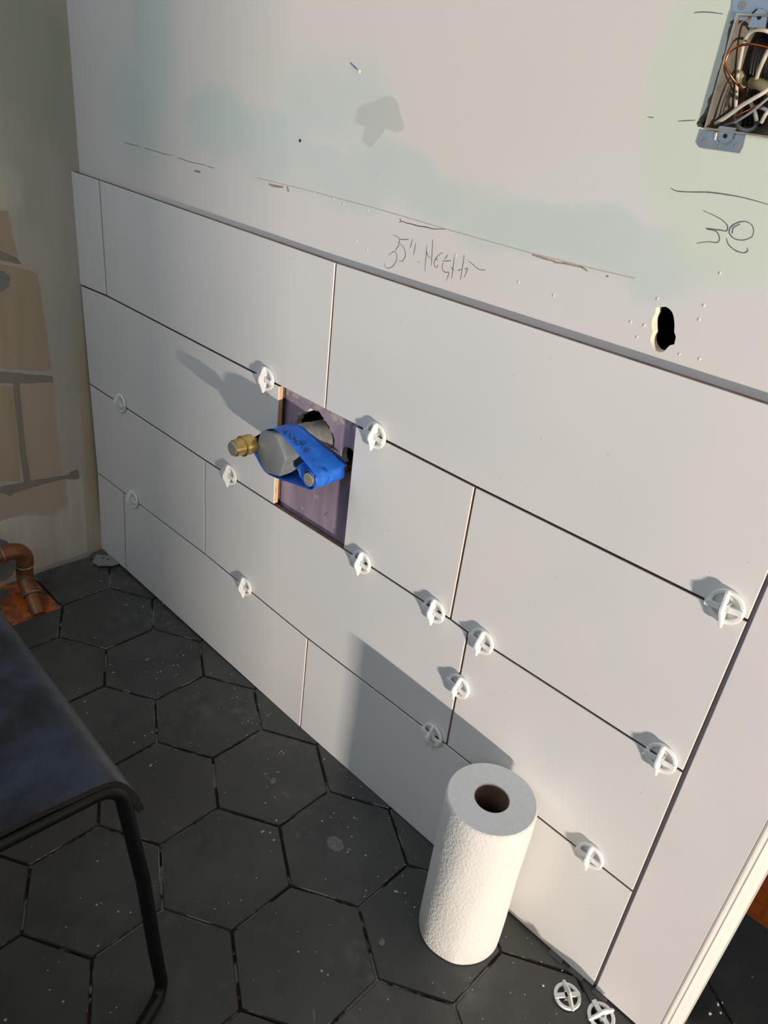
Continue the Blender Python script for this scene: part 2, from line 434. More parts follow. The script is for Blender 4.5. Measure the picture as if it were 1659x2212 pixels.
# rest of the room
bm = bmesh.new(); box(bm, -.06, 7.3, -3.36, -3.3, -.01, 2.5); struct(obj('wall_front', bm, M_WHITEP))
bm = bmesh.new(); box(bm, 7.3, 7.36, -3.36, 1.5, -.01, 2.5); box(bm, 2.45, 7.3, .0, .11, -.002, 2.5); box(bm, WR+.03, 2.45, .0, .11, 2.1, 2.5)
struct(obj('wall_right', bm, M_WHITEP))
bm = bmesh.new(); box(bm, 1.0, 7.3, 1.5, 1.56, -.01, 2.5); struct(obj('wall_hall', bm, M_WHITEP))
bm = bmesh.new(); box(bm, -.06, 7.36, -3.36, 1.56, 2.5, 2.56); struct(obj('ceiling', bm, M_WHITEP))
# unseen panel, added so its edge cuts the sunbeam off the left corner
bm = bmesh.new(); box(bm, 2.38, 2.44, -2.3, -.757, -.0, 2.5); struct(obj('light_blocker', bm, M_WHITEP))
# painted board strip right of the tiles
bm = bmesh.new(); prism(bm, [(1.4428, -.0125, .004), (1.534, -.0125, .004), (1.534, -.0125, .889), (1.4400, -.0125, .889)], (0, .0125 + WY - .0003, 0)); bevel(bm, .0008, 2)
board = struct(obj('trim_2', bm, M_PAINT))

bm = bmesh.new(); prism(bm, [(1.4362, -.0085, .004), (1.4432, -.0085, .004), (1.4404, -.0085, .889), (1.4362, -.0085, .889)], (0, .011, 0))
struct(obj('trim_3', bm, simple('grey gap backing', (132, 134, 140), .8)))  # grey strip added in the gap so it reads less black

# floor: bed plus hexagonal cement tiles
S = .11183; TH = 1.051764; OX, OY = .444469, -.131262
def hexc(i, j):
    ax, ay = math.sqrt(3) / 2 * S, -1.5 * S
    u, v = (i - j) * ax, (i + j) * ay
    c, s = math.cos(TH), math.sin(TH); return OX + c*u - s*v, OY + s*u + c*v
def clip(poly, a, b):
    """keep the part left of the line a->b"""
    out = []; n = len(poly); d = (b[0]-a[0], b[1]-a[1])
    f = lambda p: d[0]*(p[1]-a[1]) - d[1]*(p[0]-a[0])
    for i in range(n):
        p, q = poly[i], poly[(i+1) % n]; fp, fq = f(p), f(q)
        if fp >= 0: out.append(p)
        if (fp > 0 > fq) or (fp < 0 < fq):
            t = fp / (fp - fq); out.append((p[0] + t*(q[0]-p[0]), p[1] + t*(q[1]-p[1])))
    return out
def area2(p): return sum(p[i][0]*p[(i+1) % len(p)][1] - p[(i+1) % len(p)][0]*p[i][1] for i in range(len(p))) / 2
def inset(p, d):
    n = len(p); out = []
    for i in range(n):
        a, b, c = Vector(p[i-1]), Vector(p[i]), Vector(p[(i+1) % n])
        e1 = (b - a).normalized(); e2 = (c - b).normalized()
        n1 = Vector((-e1.y, e1.x)); n2 = Vector((-e2.y, e2.x)); mm = n1 + n2
        if mm.length < .2: mm = n1
        k = mm / max(.3, mm.dot(n1)); out.append((b.x + k.x*d, b.y + k.y*d))
    return out
bm = bmesh.new()
v, fs = box(bm, -.05, 7.3, -3.3, .292, -.03, -.0042, 3)
def addhex(p, mi, jx=0.0):
    q = []
    for a in p:
        if not q or (Vector(a) - Vector(q[-1])).length > .002: q.append(a)
    if len(q) > 2 and (Vector(q[0]) - Vector(q[-1])).length < .002: q.pop()
    if len(q) < 3 or area2(q) < .0004: return
    lo = inset(q, .0019); mi1 = inset(q, .0019); top = inset(q, .0031)
    R = [[bm.verts.new((x, y, z)) for x, y in pp] for pp, z in ((lo, -.0076), (mi1, -.0013 + jx), (top, .0 + jx))]
    n = len(q)
    for li, (A, B) in enumerate(zip(R, R[1:])):
        for k in range(n): bm.faces.new((A[k], A[(k+1) % n], B[(k+1) % n], B[k])).material_index = 4 if li else mi
    bm.faces.new(R[-1]).material_index = mi
NA, NB = (.0, -.1925), (.1514, -.1915)      # notch round the drain: upper and right hand edges
for i in range(-30, 40):
    for j in range(-30, 40):
        cx, cy = hexc(i, j)
        if not (-.15 < cx < 4.9 and -2.4 < cy < .5): continue
        p = [(cx + S*math.cos(TH + math.pi/2 + k*math.pi/3), cy + S*math.sin(TH + math.pi/2 + k*math.pi/3)) for k in range(6)]
        if cx < 1.75: p = clip(p, (5, -.004 if cx < 1.4 else .29), (0, -.004 if cx < 1.4 else .29)) if cx < 1.4 or cy > .1 else p
        p = clip(p, (5, .290), (0, .290))
        p = clip(p, (.004, 1), (.004, -3)) if len(p) > 2 else p
        if len(p) < 3 or area2(p) < .0005: continue
        mi = abs(i * 7 + j * 13) % 3; jx = ((i * 37 + j * 91) % 7 - 3) * .00012
        # drain pocket: x<.155, -.30<y<-.195 kept free
        if min(a[0] for a in p) < .153 and min(a[1] for a in p) < -.193 and max(a[1] for a in p) > -.300:
            up = clip(p, (.16, -.1905), (0, -.1925)) ; up = clip(p, (0, -.1925), (.16, -.1905))
            addhex(up, mi, jx)
            rest = clip(p, (.16, -.1905), (0, -.1925))
            if len(rest) > 2:
                r1 = clip(rest, (.1575, -3), (.1575, 3)); r1 = clip(rest, (.1575, 3), (.1575, -3)); addhex(r1, mi, jx) if False else None
                right = [q for q in clip(rest, (.1575, -3), (.1575, 3))]
                # clip keeps the left of a->b: going up (+y) keeps x<.1575, going down keeps x>.1575
                right = clip(rest, (.1575, 3), (.1575, -3)); addhex(right, mi, jx)
                left = clip(rest, (.1575, -3), (.1575, 3)); left = clip(left, (1, -.300), (0, -.300)) if len(left) > 2 else left
                left2 = clip(clip(rest, (.1575, -3), (.1575, 3)), (1, -.300), (-1, -.300)) if len(rest) > 2 else []
                lowp = clip(clip(rest, (.1575, -3), (.1575, 3)), (1, -.300), (-1, -.300))
                if len(lowp) > 2:
                    yy = [a[1] for a in lowp]
                    if max(yy) <= -.299: addhex(lowp, mi, jx)
            continue
        addhex(p, mi, jx)
M_EDGE = NT('chalky chipped tile edge')
M_EDGE.set(Base_Color=M_EDGE.mix(M_EDGE.ramp(M_EDGE.noise(10, 5, .75), .50, .62), srgb((48, 48, 48)), srgb((150, 148, 142))), Roughness=.8)
floor = struct(obj('floor', bm, M_FT + [M_GROUT, M_EDGE.m]))

# orange membrane: bare pocket round the drain, and the untiled hall beyond the doorway
bm = bmesh.new(); box(bm, .001, .156, -.302, -.194, -.0041, -.0030)
for i in range(6):
    for k in range(4): box(bm, .008 + i*.025, .026 + i*.025, -.296 + k*.026, -.278 + k*.026, -.0030, -.0022)
bevel(bm, .0004, 1)
tag(obj('uncoupling_membrane', bm, M_ORANGE), 'dirty orange membrane patch on the floor round the copper drain pipe', 'floor membrane')
bm = bmesh.new(); box(bm, 1.0, 4.999, .2935, 1.4999, -.03, -.006)
for i in range(30):
    for k in range(24):
        x = 1.42 + i*.030; y = .30 + k*.030
        if x < 2.3: box(bm, x, x + .023, y, y + .023, -.006, -.003)
tag(obj('uncoupling_membrane', bm, M_ORANGE2), 'clean orange grid membrane on the floor beyond the white door trim', 'floor membrane')

# door jamb / casing at the end of the wall
def strip_z(prof, z0, z1, mat, name, parent=None):
    bm = bmesh.new(); prism(bm, [(x, y, z0) for x, y in prof], (0, 0, z1 - z0)); return obj(name, bm, mat, parent)
prof = [(1.5343, WY - .0002), (1.5343, -.0126), (1.5365, -.0132), (1.5388, -.0128), (1.5392, -.0118), (1.5415, -.0112), (1.5430, -.0118), (1.5452, -.0106), (1.5456, -.0088), (1.5500, -.0066), (1.5540, -.0040), (1.5554, -.0015), (1.5558, .052), (1.5475, .052), (1.5475, WY - .0002)]
trim1 = struct(strip_z(prof, .0, 2.1, M_TRIM, 'trim_1'))

# ------------------------------------------------------------ marks on the drywall (parts of the wall)
def ribbon(bm, pts, w, y, axis=1, taper=True, depth=.0003):
    """thin stroke lying on the wall"""
    pts = [Vector(p) for p in pts]; A = []; B = []
    n = len(pts); nor = Vector((0, -1, 0)) if axis == 1 else Vector((1, 0, 0))
    for i, p in enumerate(pts):
        d = pts[min(i+1, n-1)] - pts[max(i-1, 0)]; s = d.cross(nor).normalized()
        ww = w * (.45 + .55 * math.sin(math.pi * min(1, max(0, (i + .6) / n))) if taper else 1) * (.85 + .3 * noise.noise(p * 400))
        A.append(bm.verts.new(p + s*ww/2 + nor*depth)); B.append(bm.verts.new(p - s*ww/2 + nor*depth))
    for i in range(n - 1): bm.faces.new((A[i], A[i+1], B[i+1], B[i]))
def strokes(name, sets, w, mat, parent, ox, oy, sc, y=WY, smooth=True, depth=.0003):
    bm = bmesh.new()
    for st in sets:
        pts = [wallp(ox + px/sc, oy + py/sc, y) for px, py in st]
        if smooth and len(pts) > 2: pts = smooth_poly(pts, 5, False)
        ribbon(bm, pts, w, y, depth=depth)
    return obj(name, bm, mat, parent)
strokes('pencil_note', [
    [(310,585),(345,548),(382,540),(403,575),(400,625),(375,680),(340,712),(302,722),(272,705),(262,662)],
    [(356,350),(400,368),(432,396),(427,432),(412,438)], [(432,455),(405,495),(378,532)],
    [(430,397),(480,402),(540,397)], [(415,440),(460,465),(488,515),(498,570),(485,618),(455,645),(420,636)],
    [(577,395),(566,445),(553,495)], [(613,440),(602,510),(590,578)], [(640,648),(655,662)],
    [(738,465),(728,600),(715,760)], [(803,400),(798,540),(788,695)], [(738,535),(752,585),(785,612)],
    [(918,548),(880,568),(842,608),(822,650),(826,695),(845,714),(866,685)], [(835,628),(855,622),(860,630)],
    [(972,570),(955,600),(935,622)], [(915,640),(960,642),(1010,635)], [(920,655),(910,715),(932,765),(985,770),(972,820),(958,862)],
    [(1045,598),(1032,720),(1015,842)], [(1008,708),(1025,730),(1045,750)], [(1157,575),(1140,700),(1114,852)], [(1082,750),(1105,742),(1128,736)],
    [(1155,826),(1180,770),(1192,722),(1160,738)], [(1200,645),(1240,668),(1295,718),(1345,742),(1395,741)]],
    .0010, M_PENCIL, wall_back, 780, 440, 5.184)['label'] = 'handwritten pencil note 35" Height'
strokes('pencil_note', [
    [(1378,910),(1420,928),(1460,950),(1484,975),(1480,998),(1455,995),(1392,988),(1435,1000),(1450,1028),(1440,1048),(1400,1045),(1352,1052)],
    [(1598,1000),(1588,1025),(1550,1038),(1512,1030),(1492,1005),(1500,980),(1530,962),(1565,958),(1592,975),(1598,1000)],
    [(1505,1010),(1510,985),(1540,968)], [(1480,1030),(1490,1058),(1520,1083),(1555,1093),(1573,1082),(1568,1072)]],
    .0012, M_PENCIL, wall_back, 830, 0, 2.001)['label'] = 'sideways pencil number 30'
strokes('pencil_line', [[(1240,812),(1262,825),(1320,830),(1400,831),(1480,841),(1560,856),(1668,886)]], .0013, M_PENCIL, wall_back, 830, 0, 2.001)
strokes('pencil_line', [[(1340,55),(1390,52),(1465,60)], [(1270,524),(1300,522),(1345,520)], [(1140,506),(1166,508)]], .0010, M_PENCIL, wall_back, 830, 0, 2.001)
strokes('crack', [[(430,212),(448,195),(470,200),(500,212),(528,222),(560,226),(600,238),(640,250),(690,255),(728,262),(760,270),(800,282),(850,285),(900,284),(942,287)], [(435,165),(452,205)]], .0011, M_CRACK, wall_back, 780, 440, 5.184, smooth=False)
strokes('crack', [[(535,614),(575,625),(606,634)], [(622,638),(668,652),(710,664),(745,672)], [(768,680),(810,696),(850,706),(890,713)], [(895,718),(925,726)], [(292,660),(300,720)], [(290,540),(292,560)]], .0017, M_CRACKB, wall_back, 0, 0, 1.9988, smooth=False)
strokes('torn_paper_patch', [[(640,1100),(665,1108),(700,1120),(740,1130)], [(735,1134),(780,1138),(820,1148),(858,1156)], [(855,1155),(880,1172)], [(960,1193),(970,1195)]], .0026, M_CRACKB, wall_back, 830, 0, 2.001, smooth=False)
strokes('torn_paper_patch', [[(1160,795),(1180,802),(1200,805),(1225,808)], [(1240,805),(1246,828)], [(840,738),(866,742)]], .0045, M_CRACKB, wall_back, 0, 0, 1.9988, smooth=False)
bm = bmesh.new()
tube(bm, [wallp(px, py, WY + .0004) for px, py in ((556,384),(700,420),(830,455),(965,495),(1150,547),(1280,580),(1372,601))], .0009, 6)
obj('tape_edge', bm, M_RIDGE, wall_back)
# small gouges
def dab(name, px, py, r, mat, stretch=(1, 1), seed=1, depth=.0012, y=WY, parent=None):
    rr = random.Random(seed); c = wallp(px, py, y); bm = bmesh.new(); n = 12; ctr = bm.verts.new(c + Vector((0, -depth, 0))); ring = []
    for k in range(n):
        a = 2*math.pi*k/n; q = r * rr.uniform(.65, 1.25)
        ring.append(bm.verts.new(c + Vector((q*math.cos(a)*stretch[0], -.0001, q*math.sin(a)*stretch[1]))))
    for k in range(n): bm.faces.new((ctr, ring[k], ring[(k+1) % n]))
    bmesh.ops.recalc_face_normals(bm, faces=bm.faces)
    return obj(name, bm, mat, parent)
strokes('gouge', [[(1512,270),(1528,286),(1545,300)]], .0030, simple('blue grey dent', (128, 140, 160), .8), wall_back, 0, 0, 1.9988)
dab('plaster_chip', 776, 154, .0035, M_CREAM, (1.2, .8), 4, .0015, parent=wall_back)
dab('nail_hole', 648, 304, .0024, M_CRACK, (1.2, .8), 5, .0004, parent=wall_back)
for i, (px, py) in enumerate(((1391,703),(1376,728),(1362,695),(1467,765),(1511,775),(1520,660),(1510,690),(1420,645),(1555,590),(720,430),(742,440),(795,455),(678,416),(1196,638),(1120,610),(985,552),(770,520),(793,540))):
    dab('plaster_bump', px, py, .0019, M_DRY, (1, 1.2), 20 + i, .0009, parent=wall_back)
# pencil cross on the bare board in the cut-out
strokes('pencil_mark', [[(699,1105),(709,1116)], [(709,1105),(699,1116)]], .0008, M_PENCIL, wall_back, 0, 0, 1, smooth=False)

# parts on the left wall
def leftpatch(name, px_pts, mat, th=.0006, amp=.0012, seed=1, sub=5):
    rr = random.Random(seed); P = [leftp(x, y) for x, y in px_pts]; out = []
    for i in range(len(P)):
        a, b = P[i], P[(i+1) % len(P)]
        for k in range(sub): out.append(a.lerp(b, k/sub) + Vector((0, rr.uniform(-amp, amp), rr.uniform(-amp, amp))))
    bm = bmesh.new(); prism(bm, [p + Vector((-.0002, 0, 0)) for p in out], (th, 0, 0)); return obj(name, bm, mat, wall_left)
leftpatch('bare_board', [(-60,455),(18,455),(25,505),(40,555),(28,552),(-60,510)], M_BOARD, .0005, seed=2)
leftpatch('bare_board', [(-60,560),(30,575),(80,590),(88,630),(100,720),(112,802),(60,800),(-60,790)], M_BOARD, .0005, seed=3)
leftpatch('bare_board', [(-60,828),(30,835),(45,1040),(-60,1040)], M_BOARD, .0005, seed=4)
leftpatch('bare_board', [(40,832),(115,828),(125,940),(135,1025),(70,1038),(62,1038)], M_BOARD2, .0005, seed=5)
leftpatch('bare_board', [(-60,1060),(50,1048),(135,1033),(142,1090),(110,1115),(60,1105),(0,1125),(-60,1130)], M_BOARD2, .0005, seed=6)
leftpatch('mortar_line', [(-60,800),(5,802),(60,808),(114,812),(114,826),(60,828),(0,828),(-60,826)], M_LINE, .0009, .0008, 7)
leftpatch('mortar_line', [(28,828),(42,828),(52,940),(66,1040),(52,1046),(40,950)], M_LINE, .0009, .0008, 8)
leftpatch('mortar_line', [(-60,1056),(0,1050),(70,1038),(150,1024),(152,1018),(168,1014),(172,1034),(158,1036),(140,1034),(70,1052),(30,1066),(22,1072),(8,1066),(-60,1068)], M_LINE, .0010, .0010, 9)
leftpatch('mortar_line', [(-60,525),(0,540),(35,556),(48,572),(20,565),(-60,548)], M_LINE, .0009, .0008, 10)
leftpatch('grey_filler', [(-30,585),(8,585),(22,600),(20,618),(8,628),(-30,630)], M_GRAYP, .0010, .0014, 11)
leftpatch('skim_coat', [(-60,1135),(0,1125),(60,1112),(112,1117),(150,1095),(140,1030),(180,1030),(190,1192),(68,1233),(-60,1275)], M_SKIM, .0004, .0015, 12)
leftpatch('skim_coat', [(-60,400),(25,400),(45,420),(18,448),(-60,450)], M_SKIM, .0004, .0015, 14)
leftpatch('grey_filler', [(0+36*math.cos(a*math.pi/8), 1210+46*math.sin(a*math.pi/8)) for a in range(16)], M_GRAYP, .0014, .0008, 13, 2)
# lump of mortar in the corner
bm = bmesh.new(); bmesh.ops.create_icosphere(bm, subdivisions=3, radius=1)
for v in bm.verts:
    v.co = Vector((.016 + v.co.x*.020, -.018 + v.co.y*.034, max(-.003, v.co.z*.008))) + noise.noise_vector(v.co*3)*.003
    v.co.x = max(v.co.x, .0005)
obj('mortar_lump', bm, M_MORTAR, wall_left, True)

# ------------------------------------------------------------ wall tiles
YT = -.012
J = dict(tl=(145,365), A0=(213.5,388), B0=(725,566), bl1=(165,612), A1=(230.5,639.5), B1=(702,885), J1=(1026,1051), R1=(1617,1343),
         tl2=(174,616), L2=(193,829), J3a=(442,994), C1t=(604,834), C1b=(592,1091), C2t=(767,919), C2b=(740.5,1185), J2=(972,1338), K3a=(1010,1367), R2=(1476.5,1669),
         L3=(210,1021), J4a=(267,1064), J3b=(442,1197), K4a=(664,1379), K3b=(964,1609), R3=(1368,1927.5),
         L4=(219,1190), J4b=(272,1231), K4b=(648,1572), R4=(1282,2133))
Wp = {k: wallp(*v, YT) for k, v in J.items()}
R0 = Wp['B0'] + (wallp(1659, 871, YT) - Wp['B0']) * ((1.4375 - Wp['B0'].x) / (wallp(1659, 871, YT).x - Wp['B0'].x)); Wp['R0'] = R0
def tile(names, label, gl=.0018, body=M_BISQ, group=None):
    P = [Wp[n].copy() for n in names]      # top-left, top-right(..), bottom-right, bottom-left  (clockwise seen from the room)
    q = [(p.x, p.z) for p in P]
    if area2(q) < 0: q = q[::-1]
    q = inset(q, gl); n = len(q)
    bm = bmesh.new(); lv = []
    fr = inset(q, .0009)
    for pp, y in ((q, -.0028), (q, -.0103), (q, -.0113), (inset(q, .0003), -.0118), (fr, YT)):
        lv.append([bm.verts.new((x, y, z)) for x, z in pp])
    for li, (A, B) in enumerate(zip(lv, lv[1:])):
        for k in range(n): bm.faces.new((A[k], A[(k+1) % n], B[(k+1) % n], B[k])).material_index = (1 if q[(k+1) % n][1] - q[k][1] > .05 else 2) if li == 0 else 0  # right edges take the tan body, the others its shaded copy
    bm.faces.new(lv[-1]); bm.faces.new(lv[0][::-1]).material_index = 1
    bmesh.ops.recalc_face_normals(bm, faces=bm.faces)
    t = obj('wall_tile', bm, [M_GLAZE, body, M_BISQ_SHADE]); tag(t, label, 'tile', group)
    t2 = bmesh.new(); qq = inset(q, .004)
    prism(t2, [(x, WY - .0002, z) for x, z in qq], (0, -.0056, 0)); obj('mortar_bed', t2, M_MORTAR, t)
    return t
tile(['tl','A0','A1','bl1'], 'narrow cut white tile in the top row beside the left wall corner')
tile(['A0','B0','B1','A1'], 'long white tile in the top row above the masking-taped pipe fitting')
tile(['B0','R0','R1','J1','B1'], 'long white tile in the top row below the pencil height note')
tile(['tl2','A1','C1t','C1b','J3a','L2'], 'white tile left of the purple cut-out, carrying the pipe fitting shadow')
tile(['C2t','J1','J2','C2b'], 'short white tile directly right of the purple cut-out')
tile(['J1','R1','R2','K3a','J2'], 'second-row white tile reaching the right edge of the tiling')
tile(['L2','J3a','J3b','L3'], 'short white third-row tile at the left wall corner')
tile(['J3a','C1b','C2b','J2','K3a','K3b','K4a','J3b'], 'long white third-row tile directly below the purple cut-out')
tile(['K3a','R2','R3','K3b'], 'white third-row tile at right, behind the top of the paper towel roll')
tile(['L3','J4a','J4b','L4'], 'narrow cut white tile in the bottom row beside the corner')
tile(['J4a','J3b','K4a','K4b','J4b'], 'long white bottom-row tile left of the paper roll shadow')
tile(['K4a','K3b','R3','R4','K4b'], 'long white bottom-row tile standing behind the paper towel roll')

# ------------------------------------------------------------ levelling spacers
def clip_parts(root):
    """local frame: origin on tile face, -Y out of the wall, Z along the tall fin, X along the joint"""
    bm = bmesh.new(); n = 40; prof = [(.0150, -.0015), (.0200, -.0015), (.0202, -.0040), (.0190, -.0052), (.0160, -.0052), (.0150, -.0040)]
    rings = [[bm.verts.new((r*math.cos(2*math.pi*k/n), y, r*math.sin(2*math.pi*k/n))) for k in range(n)] for r, y in prof]
    for i in range(len(prof)):
        A, B = rings[i], rings[(i+1) % len(prof)]
        for k in range(n): bm.faces.new((A[k], A[(k+1) % n], B[(k+1) % n], B[k]))
    bmesh.ops.recalc_face_normals(bm, faces=bm.faces)
    a = obj('ring', bm, M_CLIP, root, True, 40)
    # tall grip fin across the joint
    bm = bmesh.new()
    pr = [(-.0235, -.0065), (-.0235, -.0100), (-.0185, -.0112), (-.0100, -.0145), (-.0035, -.0185), (.0035, -.0185), (.0100, -.0145), (.0185, -.0112), (.0215, -.0080), (.0190, -.0030), (.0140, -.0020), (-.0140, -.0020), (-.0190, -.0035)]
    prism(bm, [(-.0016, y, z) for z, y in pr], (.0032, 0, 0)); bevel(bm, .0005, 1, 40)
    b = obj('grip_fin', bm, M_CLIP, root)
    # low cross bar along the joint
    bm = bmesh.new()
    box(bm, -.0210, .0185, -.0085, -.0060, -.0038, .0030); box(bm, -.0175, -.0150, -.0060, -.0020, -.0035, .0035); box(bm, .0150, .0175, -.0060, -.0020, -.0035, .0035)
    bevel(bm, .0005, 1, 40)
    c = obj('cross_bar', bm, M_CLIP, root)
    # hollow stem over the anchor in the joint
    bm = bmesh.new(); box(bm, -.0050, .0050, -.0085, .0, -.0042, .0042); bevel(bm, .0008, 1, 40)
    d = obj('stem', bm, M_CLIP, root)
    return [a, b, c, d]
proto = None
def put_clip(loc, rot, label, cat='tile spacer', group='tile levelling spacers in the joints', sc=1.0):
    global proto
    if proto is None:
        proto = thing('tile_spacer', label, cat, (0, 0, 0), group); proto_parts = clip_parts(proto); o = proto
    else:
        o = proto.copy(); C.objects.link(o); o['label'] = label; o['group'] = group
        for ch in list(proto.children):
            c = ch.copy(); C.objects.link(c); c.parent = o; c.matrix_parent_inverse = Matrix.Identity(4)
    o.matrix_world = Matrix.Translation(loc) @ rot.to_4x4() @ Matrix.Scale(sc, 4)
    return o
def ry(deg): return Matrix.Rotation(math.radians(deg), 3, 'Y')
CL = [((570,819), 0, 'white spacer above the brass-capped pipe, nearest the cut-out top left corner'),
      ((807,942), 6, 'white spacer at the upper right of the purple cut-out'),
      ((1565,1313), -8, 'largest white spacer, at the right end of the highest open joint'),
      ((257,871), 4, 'dim white spacer beside the left wall corner on the middle joint'),
      ((492,1027), 0, 'white spacer left below the brass-capped pipe on the middle joint'),
      ((777,1216), 3, 'white spacer just below the purple cut-out bottom right corner'),
      ((934,1321), -3, 'white spacer just left of the upright joint on the middle joint'),
      ((1037,1388), 4, 'white spacer just above the spacer stuck in the upright joint'),
      ((1425,1641), -5, 'white spacer at the right end of the middle joint'),
      ((284,1079), 2, 'leftmost white spacer on the lowest joint'),
      ((525,1268), -4, 'white spacer on the lowest joint left of the paper roll shadow'),
      ((930,1589), 5, 'white spacer standing inside the shadow of the paper towel roll'),
      ((1272,1852), -4, 'white spacer on the lowest joint right of the paper towel roll'),
      ((987,1485), 8, 'white spacer pressed into the upright joint above the roll shadow')]
for (px, py), a, lab in CL:
    p = wallp(px, py, YT - .007); p.y = YT
    put_clip(p, ry(a), lab)
rot_floor = Matrix.Rotation(math.radians(-90), 3, 'X')
for (px, py), a, tip, lab in (((1226,2151), 52, 0, 'loose white spacer lying on the floor nearer the paper roll'), ((1299,2194), -25, 0, 'loose white spacer on the floor at the bottom edge below the tiles')):
    p = floorp(px, py, .005); p.z = .0012
    put_clip(p, Matrix.Rotation(math.radians(a), 3, 'Z') @ rot_floor, lab, group='loose spacers on the floor', sc=.97)

# shims under the last tile
for i, (px, py, lab) in enumerate(((1204,2058,'dark grey shim under the bottom tile, nearest the paper roll'), (1246,2098,'dark grey shim under the bottom tile, near its right end'), (1293,2150,'dark grey shim under the white board right of the tiles'))):
    c = floorp(px, py, .003); bm = bmesh.new()
    x0 = c.x; box(bm, x0 - .010, x0 + .012, -.0185, -.0035, .0004, .0032)
    bevel(bm, .0005, 1); tag(obj('tile_shim', bm, M_SHIM), lab, 'shim')

# ------------------------------------------------------------ capped valve wrapped in tape
HX, HZ = .7425, .595
LXp, LZ = .699, .5965
RXp, RZp = .822, .5835
def lathe_obj(name, cx, cz, prof, mat, parent, n=32, ang=35, mi=None):
    bm = bmesh.new(); lathe_y(bm, cx, cz, prof, n); return obj(name, bm, mat, parent, True, ang)
valve = thing('valve_fitting', 'capped pipe fitting in blue masking tape sticking out of the purple cut-out', 'pipe fitting', (HX, 0, HZ))
lathe_obj('valve_body', HX + .006, HZ + .002, [(.070, .030), (-.004, .0335), (-.010, .0350), (-.026, .0350), (-.034, .0325), (-.040, .028), (-.062, .028)], M_CHROME, valve, 40)
# hexagonal nut
bm = bmesh.new(); rings = []
def hexring(r, y, rr):
    out = []
    for k in range(48):
        a = 2*math.pi*k/48; aa = (a - math.radians(12)) % (math.pi/3) - math.pi/6
        q = min(r / math.cos(aa), rr); out.append(bm.verts.new((HX - .001 + q*math.cos(a), y, HZ + q*math.sin(a))))
    return out
for r, y, rr in ((.030, -.050, .034), (.0335, -.0525, .0372), (.0335, -.0845, .0372), (.0325, -.0865, .0350), (.0300, -.0875, .0318)):
    rings.append(hexring(r, y, rr))
for A, B in zip(rings, rings[1:]):
    for k in range(48): bm.faces.new((A[k], A[(k+1) % 48], B[(k+1) % 48], B[k]))
bm.faces.new(rings[0]); bm.faces.new(rings[-1][::-1]); bmesh.ops.recalc_face_normals(bm, faces=bm.faces)
obj('hex_nut', bm, M_GREYPL, valve, True, 25)['label'] = 'large grey hexagonal nut'
# left stub
st = lathe_obj('pipe_stub', LXp, LZ, [(.06, .008), (-.100, .008)], M_COPPER, valve)
lathe_obj('compression_nut', LXp, LZ, [(-.088, .0125), (-.0895, .0150), (-.0960, .0160), (-.1030, .0155), (-.1045, .0150), (-.1055, .0165), (-.1085, .0165), (-.1095, .0140), (-.1230, .0130), (-.1245, .0120)], M_BRASS, st, 24, 25)
lathe_obj('end_cap', LXp, LZ, [(-.1240, .0112), (-.1268, .0112), (-.1275, .0104)], M_STEEL, st, 24, 25)
# right stub
st = lathe_obj('pipe_stub', RXp, RZp, [(.05, .0078), (-.030, .0078)], M_COPPER, valve)
lathe_obj('end_cap', RXp, RZp, [(-.018, .0115), (-.022, .0125), (-.060, .0120), (-.078, .0105), (-.0785, .0098)], M_STEEL, st, 24, 30)

# tape: a closed loop pulled round the two stubs and the body
def hull(circles, n=48):
    pts = []
    for cx, cz, r in circles:
        for k in range(n): a = 2*math.pi*k/n; pts.append((cx + r*math.cos(a), cz + r*math.sin(a)))
    pts = sorted(set(pts)); 
    def half(ps):
        o = []
        for p in ps:
            while len(o) > 1 and (o[-1][0]-o[-2][0])*(p[1]-o[-2][1]) - (o[-1][1]-o[-2][1])*(p[0]-o[-2][0]) <= 0: o.pop()
            o.append(p)
        return o[:-1]
    return half(pts) + half(pts[::-1])
hp = hull([(LXp, LZ, .0085), (HX, HZ, .0372), (RXp, RZp, .0150)])
# resample
def resample(poly, step):
    out = []; n = len(poly)
    for i in range(n):
        a, b = Vector(poly[i]), Vector(poly[(i+1) % n]); k = max(1, int((b - a).length / step))
        for q in range(k): out.append(a.lerp(b, q/k))
    return out
hp = resample(hp, .004)
def yband(p):
    """front and back edge of the tape at loop point p"""
    u = (p.x - LXp) / (RXp - LXp); top = p.y > HZ - .002
    if top: fr = -.079 + .005*u; bk = -.050 + .038*u 
    else: fr = -.088 + .010*u; bk = -.036 + .016*u
    return fr, bk
bm = bmesh.new(); cols = []; NR = 8
for i, p in enumerate(hp):
    fr, bk = yband(p); col = []
    for k in range(NR + 1):
        y = fr + (bk - fr) * k / NR; q = Vector((p.x, y, p.y))
        c = Vector((HX, y, HZ)); nv = noise.noise(q * 90) * .0011
        if p.x > .80: nv *= 2.0
        d = (q - c); d.y = 0; q += d.normalized() * (nv + .0006); col.append(bm.verts.new(q))
    cols.append(col)
for i in range(len(cols)):
    A, B = cols[i], cols[(i+1) % len(cols)]
    for k in range(NR): bm.faces.new((A[k], B[k], B[k+1], A[k+1]))
tape = obj('masking_tape', bm, M_TAPE, valve, True)
md = tape.modifiers.new('thick', 'SOLIDIFY'); md.thickness = .0004; md.offset = 0
